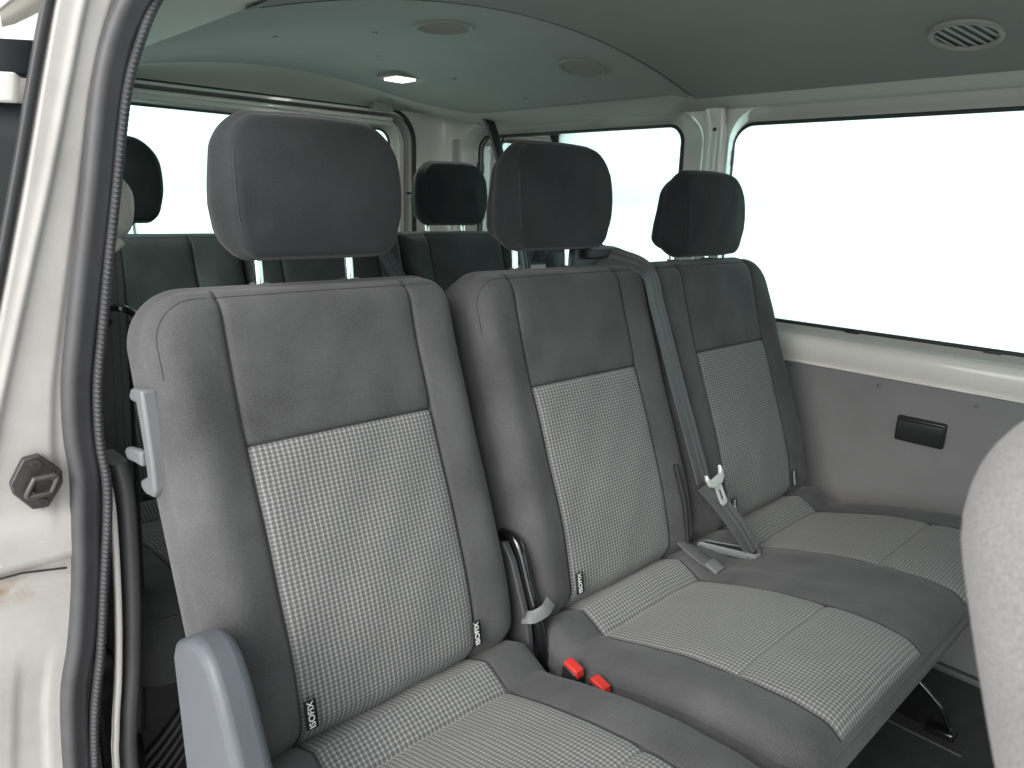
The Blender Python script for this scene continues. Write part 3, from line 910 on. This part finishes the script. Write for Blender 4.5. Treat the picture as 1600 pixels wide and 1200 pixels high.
for z in np.linspace(.74, 1.10, 9):
    p = doorp(.038, z); sweep('frit_dot', [(p[0] - .003, p[1] - .004, z), (p[0] - .006, p[1] - .008, z)], circ(.0014, 8), PALEP, dr, up=(0, 0, 1))
# dark pillar edge strip
sweep('pillar_edge_seal', smooth_path([(outx(z) - .004, .006, z) for z in np.linspace(-.3, 1.25, 24)], 3), rrect_prof(.008, .012, .003, 3), RUBBER_B, van, up=(0, -1, 0))

to_van('pillar_edge_seal')
to_van('door_shell', 'door_frame', 'glass_border', 'door_glass', 'door_seal', 'frit_dot', root=dr)
# ---- ceiling fittings
def disc_vent(cx, cy_, r, open_=False):
    n = 48; rings = [(r, .000), (r * .99, -.004), (r * .93, -.0065), (r * .86, -.006), (r * .83, -.002), (r * .82, .006)]
    v = []; f = []
    for q, dz in rings:
        for k in range(n):
            a = 2 * PI * k / n; x, y = cx + q * math.cos(a), cy_ + q * math.sin(a); v.append((x, y, hz(x) + dz + (-.006 if cy_ < .42 else 0)))
    for i in range(len(rings) - 1):
        for k in range(n): f.append((i * n + k, i * n + (k + 1) % n, (i + 1) * n + (k + 1) % n, (i + 1) * n + k))
    root = mesh('ceiling_vent', v, f, VENTP, van, True)
    r2 = r * .83
    zo = -.006 if cy_ < .42 else 0
    bk = [(cx + r2 * math.cos(2 * PI * k / n), cy_ + r2 * math.sin(2 * PI * k / n)) for k in range(n)]
    dep = -.0005
    mesh('vent_back', [(x, y, hz(x) + zo + dep) for x, y in bk], [tuple(range(n))], BLACKP if open_ else VENTP, root, False)
    dirv = Vector((.60, -.80)) if not open_ else Vector((.94, -.34))
    nv = Vector((-dirv.y, dirv.x))
    cnt = 6 if open_ else 9
    v = []; f = []
    for i in range(cnt):
        o_ = (i - (cnt - 1) / 2) * 2 * r2 / (cnt + .4)
        hl = math.sqrt(max(0, r2 * r2 - o_ * o_)) * .98
        wd = r2 * (.050 if open_ else .085)
        b0 = len(v)
        for s in (-1, 1):
            for q in (-1, 1):
                p = Vector((cx, cy_)) + nv * (o_ + q * wd) + dirv * hl * s
                for dz in ((-.0030, -.0022) if open_ else (-.0055 + .002 * q, -.002 + .002 * q)): v.append((p.x, p.y, hz(p.x) + zo + dz))
        f += [tuple(b0 + k for k in q) for q in ((0, 1, 3, 2), (4, 6, 7, 5), (0, 2, 6, 4), (1, 5, 7, 3), (0, 4, 5, 1), (2, 3, 7, 6))]
    mesh('vent_slats', v, f, VENTP, root, False)
disc_vent(.572, .645, .064)
disc_vent(.974, .601, .058)
disc_vent(1.045, -.238, .060, True)
for (x, y) in ((.329, .938), (.671, 1.051), (.931, 1.052), (.50, .80), (1.12, .95), (1.15, .75)):
    sweep('headliner_clip', [(x, y, hz(x) + .001), (x, y, hz(x) - .003)], circ(.0055, 12), VENTP, van, up=(0, 1, 0))
# lit dome lamp
dl = box('dome_light', (.805, 1.165, hz(.856) - .006), (.905, 1.265, hz(.856) + .012), VENTP, van, .004)
box('lamp_lens', (.822, 1.182, hz(.856) - .011), (.888, 1.248, hz(.856) - .004), LENS, dl, .002)
ld = bpy.data.lights.new('dome_lamp', 'AREA'); ld.energy = .35; ld.size = .05; ld.color = (1, .96, .90)
lo = bpy.data.objects.new('dome_lamp', ld); C.objects.link(lo); lo.location = (.856, 1.215, hz(.856) - .016)

# ------------------------------------------------------------------ seats
def seat_back(name, x0, x1, parent, centers, dy=0, dz=0, radii=(.03, .03, .075, .075), T=.13, fabs=None, zone=None, relief=None, rf=.040):
    fabs = fabs or [FAB, CHK, SEAM]
    sx_ = []
    for c in centers: sx_ += [c - .14, c + .14]
    o = pad(name, x0, x1, -.078, .530, T, radii, rf, sx_, [.334], relief or back_relief(centers, x0, x1), bend_back(dy, dz), zone or back_zone(centers), fabs, parent, bulge=.007, rb=.045)
    rl = relief or back_relief(centers, x0, x1)
    dfun = lambda a, b_: edge_d(rf, .011) + .0002 - float(rl(np.array([a]), np.array([b_]), np.array([.011]))[0]) * float(sstep(.011 / .012))
    piping('piping', contour(x0, x1, -.078, .530, radii, .011, .42), dfun, bend_back(dy, dz), SEAM, o)
    return o
def seat_cushion(x0, x1, parent, centers, dy=0, dz=0, T=.15, front=.545):
    sx_ = []
    for c in centers: sx_ += [c - .14, c + .14]
    cu = pad('cushion', x0, x1, 0, front, T, (.03, .07, .07, .03) if False else (.02, .02, .06, .06), .034, sx_, list(CS), cush_relief(centers), bend_cush(dy, dz), cush_zone(centers), [FAB, CHK, SEAM], parent, bulge=.004, rb=.055 if T < .12 else .02)
    piping('piping', contour(x0, x1, 0, front, (.02, .02, .06, .06), .0015, .05), edge_d(.034, .0015) + .002, bend_cush(dy, dz), FAB, cu, .0022, up=(0, 0, 1))
    return cu

# single seat next to the door
s1 = thing('single_seat', 'single grey seat with checked centre panel nearest the open door, armrest bracket on its side', 'seat', (0, 0, .03))
bk1 = seat_back('backrest', -.228, .228, s1, [0], radii=(.045, .055, .045, .062), rf=.040)
iso_tag(-.14, 1, bk1); iso_tag(.14, -1, bk1) if False else iso_tag(.125, 1, bk1)
seat_cushion(-.214, .228, s1, [0])
headrest(.014, s1, 0, .0)
ab = prism('armrest_bracket', [(.072, .575), (.062, .594), (.035, .611), (.004, .626), (-.020, .6255), (-.040, .615), (-.060, .590), (-.078, .555), (-.094, .520), (-.122, .468), (-.165, .425), (-.20, .405), (-.20, .30), (.05, .30), (.062, .42)], -.262, -.222, 'x', ARM, s1, .011, 5)
# lever and bracket on the outer edge of the backrest
hd = prism('side_handle', [(0.164, 0.860), (0.204, 0.855), (0.213, 0.844), (0.206, 0.838), (0.188, 0.840), (0.182, 0.818), (0.174, 0.783), (0.172, 0.753), (0.188, 0.745), (0.200, 0.740), (0.199, 0.730), (0.184, 0.726), (0.156, 0.730), (0.148, 0.740), (0.150, 0.773), (0.156, 0.813)], -.241, -.222, 'x', GREYP, s1, .004, 3)
prism('release_lever', [(0.176, 0.784), (0.202, 0.780), (0.234, 0.774), (0.240, 0.766), (0.230, 0.758), (0.202, 0.762), (0.176, 0.764)], -.245, -.234, 'x', GREYP, hd, .004, 3)
box('seat_base', (-.19, -.38, .03), (.20, .10, .30), BLACKM, s1, .02)

# two seat bench
b2 = thing('double_bench', 'two place bench with checked seats between the single seat and the far wall', 'bench seat', (.73, 0, .03))
bk2 = seat_back('backrest', .262, .724, b2, [.49], radii=(.045, .012, .016, .060))
bk3 = seat_back('backrest', .722, 1.212, b2, [.98], radii=(.012, .045, .075, .016))
iso_tag(.35, 1, bk2); iso_tag(.84, 1, bk3); iso_tag(1.105, 1, bk3)
seat_cushion(.258, 1.218, b2, [.49, .98], T=.11, front=.510)
headrest(.502, b2, 0, .01)
headrest(.992, b2, -.026, .01)
box('bench_frame', (.30, -.36, .17), (1.19, .08, .30), BLACKM, b2, .02)
def leg(x):
    lg_ = prism('leg', [(-.25, .20), (-.285, .150), (-.335, .130), (-.392, .090), (-.410, .055), (-.425, .045), (-.425, .030), (-.26, .030), (-.02, .030), (.08, .030), (.08, .2)], x - .003, x + .003, 'x', BLACKM, b2, .002)
    rim = smooth_path([(x - .006, -.285, .152), (x - .006, -.335, .132), (x - .006, -.390, .092), (x - .006, -.412, .056)], 5)
    tube('leg_rim', rim, .005, BLACKM, lg_, 10, up=(1, 0, 0))
    sweep('leg_bolt', [(x - .003, -.315, .072), (x - .009, -.315, .072)], circ(.010, 20), BLACKM, lg_, up=(0, 0, 1))
    box('foot_clamp', (x - .02, -.425, .028), (x + .02, -.37, .050), BLACKM, lg_, .005)
    box('foot_plate', (x - .045, -.45, .0275), (x + .045, .1, .0335), DARKBOX, lg_, .003)
leg(1.08); leg(.42)

# shoulder belt between the two bench seats
hs_ = pad('belt_housing', .568, .728, 0, .075, .075, (.01, .01, .03, .04), .012, [], [], lambda x, h, e: 0 * x,
          lambda x, h, d: np.stack([x + .0 * h, .238 + d + .1 * h, .945 + h - np.clip((x - .635) / .09, 0, 1) ** 1.5 * .050 * (h / .075)], -1), lambda x, h, e: np.zeros(x.shape, int), [BLACKP], b2, bulge=.002, rb=.012, step=.01)
box('belt_slot', (.605, .228, .978), (.690, .262, 1.000), RUBBER_B, hs_, .004)
box('slot_roller', (.610, .224, .996), (.680, .240, 1.002), GREYP, hs_, .002)
def strap(name, pts, wd, th, m_, parent, up, n=8, ridge=True):
    P = smooth_path(pts, n)
    if ridge: pr = [(-wd / 2, th / 2), (-wd * .30, th / 2), (-wd * .26, th * .1), (-wd * .22, th / 2), (wd * .02, th / 2), (wd * .06, th * .1), (wd * .10, th / 2), (wd / 2, th / 2), (wd / 2, -th / 2), (-wd / 2, -th / 2)]
    else: pr = rrect_prof(wd, th, th * .4, 2)
    return sweep(name, P, pr, m_, parent, up, angle=30)
fb = bend_back()
def bp(x, h, d): return tuple(float(q) for q in fb(np.array(x), np.array(h), np.array(d)))
belt = strap('shoulder_belt', [(.642, .258, .986), (.660, .236, .983), (.684, .208, .977), bp(.708, .512, -.006), bp(.718, .44, -.010), bp(.724, .30, -.014), bp(.727, .15, -.018), bp(.726, .08, -.024)], .046, .0022, WEB, b2, (0, -.95, .3))
strap('lap_belt', [bp(.726, .075, -.024), (.734, -.035, .52), (.752, -.066, .478), (.768, -.088, .438), (.772, -.094, .425)], .046, .0022, WEB, b2, (0, -.95, .3))
tb = Vector(bp(.728, .092, -.046))
# tongue: plastic yoke with a steel blade
def local_frame(o, ax, ay, pts): return [tuple(o + ax * p[0] + ay * p[1]) for p in pts]
dn = (Vector((.750, -.060, .50)) - Vector((.729, -.02, .60))).normalized(); acr = Vector((1, 0, 0)); acr = (acr - dn * acr.dot(dn)).normalized(); nn = acr.cross(dn).normalized()
if nn.y > 0: nn = -nn
def plate(name, pts, th, m_, parent, hole=None, base=tb, bv=.0012):
    n = len(pts); v = [tuple(base + acr * p + dn * q + nn * s) for s in (0, th) for p, q in pts]
    f = [tuple(range(n)), tuple(range(2 * n - 1, n - 1, -1))] + [(i, (i + 1) % n, n + (i + 1) % n, n + i) for i in range(n)]
    o = mesh(name, v, f, m_, parent, True)
    return bevel(o, bv, 2)
yoke = plate('belt_tongue', [(-.030, -.004), (-.026, -.013), (-.0225, -.004), (-.018, .002), (.018, .002), (.0225, -.004), (.026, -.013), (.030, -.004), (.026, .012), (.014, .020), (-.014, .020), (-.026, .012)], .007, TONGUE, b2)
ring_o = [(-.011, .018), (.011, .018), (.011, .054), (.007, .060), (-.007, .060), (-.011, .054)]
ring_i = [(-.0045, .028), (.0045, .028), (.0045, .048), (.003, .050), (-.003, .050), (-.0045, .048)]
v = []
for s in (.002, .0045):
    for lp_ in (ring_o, ring_i): v += [tuple(tb + acr * p + dn * q + nn * s) for p, q in lp_]
f = []
for i in range(6):
    j = (i + 1) % 6
    f += [(i, j, 6 + j, 6 + i), (12 + i, 18 + i, 18 + j, 12 + j), (i, 12 + i, 12 + j, j), (6 + i, 6 + j, 18 + j, 18 + i)]
mesh('steel_blade', v, f, TONGUE, yoke, False)
# slot bezel in the cushion where the belt goes down
bz = lambda x, y, z: (x, y, z)
lo3 = [(.700, -.012), (.722, -.006), (.795, -.080), (.800, -.094), (.768, -.112), (.756, -.108)]
cc = Vector((sum(p[0] for p in lo3) / 6, sum(p[1] for p in lo3) / 6))
L = []
zf = lambda y: float(np.interp(y, _cy, _cz)) + .006
for s, dz in ((1, -.004), (1, .003), (.93, .0055), (.84, .003), (.82, -.01)):
    L.append([(cc.x + (p[0] - cc.x) * s, cc.y + (p[1] - cc.y) * s, zf(p[1]) + dz) for p in lo3])
bez = loft('belt_bezel', L, GREYP, b2)
mesh('bezel_opening', [(cc.x + (p[0] - cc.x) * .84, cc.y + (p[1] - cc.y) * .84, zf(p[1]) + .0015) for p in lo3], [tuple(range(6))], RUBBER_B, bez, False)
# slit between the backs, buckle strap of the middle place
sweep('backrest_slit', [bp(.664, .13, -.011), bp(.668, .05, -.013), bp(.670, -.03, -.010)], rrect_prof(.008, .010, .003, 3), RUBBER_B, b2, up=(0, -1, 0))
bs = strap('buckle_strap', [(.664, .012, .455), (.662, -.015, .442), (.664, -.045, .430), (.668, -.070, .422)], .030, .006, WEB, b2, (0, -.3, .95), 6, False)
strap('strap_tab', [(.668, -.060, .428), (.669, -.085, .418)], .032, .008, GREYP, bs, (0, -.3, .95), 4, False)
# red buckles in the gap between single seat and bench
def buckle(x, y, z, parent):
    bb = prism('belt_buckle', [(y + .016, z - .06), (y + .016, z - .004), (y + .010, z + .002), (y - .012, z - .004), (y - .020, z - .060)], x - .0105, x + .0105, 'x', BLACKP, parent, .003)
    prism('red_button', [(y + .013, z - .003), (y + .013, z + .007), (y - .012, z + .001), (y - .014, z - .012)], x - .0085, x + .0085, 'x', RED, bb, .002)
    return bb
buckle(.241, -.100, .417, b2); buckle(.243, -.150, .415, s1)
# folding frame post with strap between the seats
pst = prism('seat_hinge_post', [(.075, .555), (.050, .565), (.030, .540), (.005, .480), (-.010, .440), (-.02, .38), (.03, .38), (.035, .46), (.05, .50)], .230, .243, 'x', DARKTRIM, b2, .003)
tube('hinge_tube', smooth_path([(.252, .075, .565), (.252, .040, .560), (.252, .012, .50), (.252, -.02, .42), (.252, -.03, .36)], 5), .009, BLACKM, b2, 14, up=(1, 0, 0))
strap('hinge_strap', smooth_path([(.232, .002, .455), (.238, -.016, .462), (.252, -.026, .472), (.268, -.022, .480)], 3), .020, .0022, GREYP, b2, (.0, -.9, .5), 3, False)
sweep('wall_bolt', [(1.235, .03, .405), (1.245, .01, .395)], circ(.006, 10), CHROME, b2, up=(0, 0, 1))

# ------------------------------------------------------------------ rear bench (third row)
b3 = thing('rear_bench', 'dark three place rear bench behind the single seat and double bench, before the tailgate', 'bench seat', (.49, .85, .03))
D3 = .845; Z3 = .022
k1 = seat_back('backrest', -.235, .262, b3, [0], D3, Z3, (.03, .01, .012, .07))
k2 = seat_back('backrest', .262, .722, b3, [.49], D3, Z3, (.01, .01, .012, .012))
k3 = seat_back('backrest', .722, 1.150, b3, [.95], D3, Z3, (.01, .03, .06, .012))
seat_cushion(-.235, 1.15, b3, [0, .49, .95], D3, Z3)
headrest(-.02, b3, .012, D3 + .02, w_=.24)
headrest(.47, b3, .0, D3 + .02, w_=.24)
headrest(.955, b3, .006, D3 + .03, w_=.24)
box('bench_frame', (-.20, D3 - .38, .08), (1.12, D3 + .02, .30), DARKBOX, b3, .02)
f3 = bend_back(D3, Z3)
def bp3(x, h, d): return tuple(float(q) for q in f3(np.array(x), np.array(h), np.array(d)))
strap('shoulder_belt', [bp3(.60, .55, .02), bp3(.612, .53, -.008), bp3(.66, .42, -.018), bp3(.73, .25, -.016), bp3(.74, .1, -.016)], .046, .0022, WEB, b3, (0, -.95, .3))
# strap and padded guide of the third row belt at the far wall
fbw = thing('roof_seat_belt', 'black seat belt hanging from the roof edge over the rear side window', 'seat belt', (1.25, 1.2, 1.34))
sweep('belt_sleeve', smooth_path([(1.245, 1.265, 1.352), (1.25, 1.245, 1.320), (1.25, 1.215, 1.26), (1.25, 1.19, 1.20), (1.25, 1.165, 1.150)], 5), rrect_prof(.040, .016, .007, 4), RUBBER_B, fbw, up=(0, -1, 0))
strap('webbing', [(1.25, 1.17, 1.16), (1.245, 1.12, 1.05), (1.235, 1.06, .93), (1.22, 1.02, .84), (1.21, 1.0, .78)], .046, .0025, RUBBER_B, fbw, (0, -1, 0))

# ------------------------------------------------------------------ belt of the single seat, at the door side
nb = thing('door_side_seat_belt', 'dark seat belt running down from a pale anchor cover behind the door seal', 'seat belt', (-.24, .26, 1.05))
cap = pad('anchor_cover', -.032, .032, 0, .088, .045, (.028, .028, .030, .030), .018, [], [], lambda x, h, e: -.002 * gauss(x - .012 + (h - .05) * .5, .0016), lambda x, h, d: np.stack([-.243 + x * .9 + .012 * np.sin(h * 30), .245 + d - .2 * x, 1.018 + h], -1), lambda x, h, e: np.zeros(x.shape, int), [PALEP], nb, bulge=.003, rb=.012, step=.008)
tube('anchor_ring', smooth_path([(-.262, .232, 1.055), (-.256, .222, 1.030), (-.243, .220, 1.018), (-.230, .222, 1.026)], 5), .006, PALEP, nb, 12, up=(0, 1, 0))
strap('webbing', [(-.240, .262, 1.06), (-.238, .255, 1.02), (-.240, .250, .94), (-.250, .240, .78), (-.262, .23, .60), (-.275, .22, .45), (-.288, .21, .33)], .030, .0022, WEB, nb, (0, -1, 0))
strap('return_webbing', [(-.222, .290, 1.04), (-.222, .285, .94), (-.232, .27, .75), (-.243, .26, .55), (-.258, .25, .36)], .020, .0022, RUBBER_B, nb, (0, -1, 0))
tube('belt_guide', smooth_path([(-.266, .21, .950), (-.254, .195, .9535), (-.242, .190, .9515), (-.230, .195, .944), (-.220, .21, .938)], 5), .0042, BLACKM, nb, 12, up=(0, 0, 1))
sweep('webbing_stud', [(-.246, .247, .930), (-.246, .240, .930)], circ(.004, 10), BLACKP, nb, up=(0, 0, 1))
box('belt_end_bracket', (-.300, .195, .33), (-.268, .215, .39), BLACKM, nb, .006)

for o in nb.children_recursive:
    me = o.data; w0 = np.array(wloc(o))
    for v_ in me.vertices: v_.co = Vector((1.15 * (v_.co.x + w0[0]) + .0743 - w0[0], 1.15 * (v_.co.y + w0[1]) + .1081 - w0[1], 1.15 * (v_.co.z + w0[2]) - .1627 - w0[2]))
# ribbed storage box under the rear bench
rb3 = thing('ribbed_floor_box', 'dark ribbed plastic box low behind the single seat by the door', 'storage box', (-.15, .45, .03))
prism('box_body', [(.43, .03), (.405, .10), (.40, .26), (.41, .335), (.44, .36), (.52, .36), (.52, .03)], -.285, .02, 'x', DARKBOX, rb3, .015, 4)
for k in range(5):
    zc = .285 - .020 * k
    tube('rib', smooth_path([(-.262, .397, zc - .105), (-.22, .394, zc - .085), (-.17, .394, zc - .040), (-.13, .394, zc + .010), (-.09, .396, zc + .045)], 5), .006, DARKBOX, rb3, 10, up=(0, 1, 0))

# ------------------------------------------------------------------ front row seat beside the camera
fs = thing('front_seat', 'grey fabric front seat side, coloured paler for the strong door light, cut off by the right edge of the photo', 'seat', (.0, -.9, .03))
zf0 = lambda x, h, e: np.where((np.abs(h - .375) < .0012), 2, 0)
rf0 = lambda x, h, e: wrinkle(x, h, .001)
DF, ZF = -.936, .056
pad('backrest', -.205, .245, -.16, .540, .135, (.03, .03, .06, .06), .040, [], [.375], rf0, bend_back(DF, ZF), zf0, [FRONTFAB, FRONTFAB, FRONTFAB], fs, bulge=.012, rb=.055)
seat_cushion(-.21, .245, fs, [.02], DF, .01)
box('seat_base', (-.17, DF - .36, .03), (.21, DF + .08, .30), BLACKM, fs, .02)
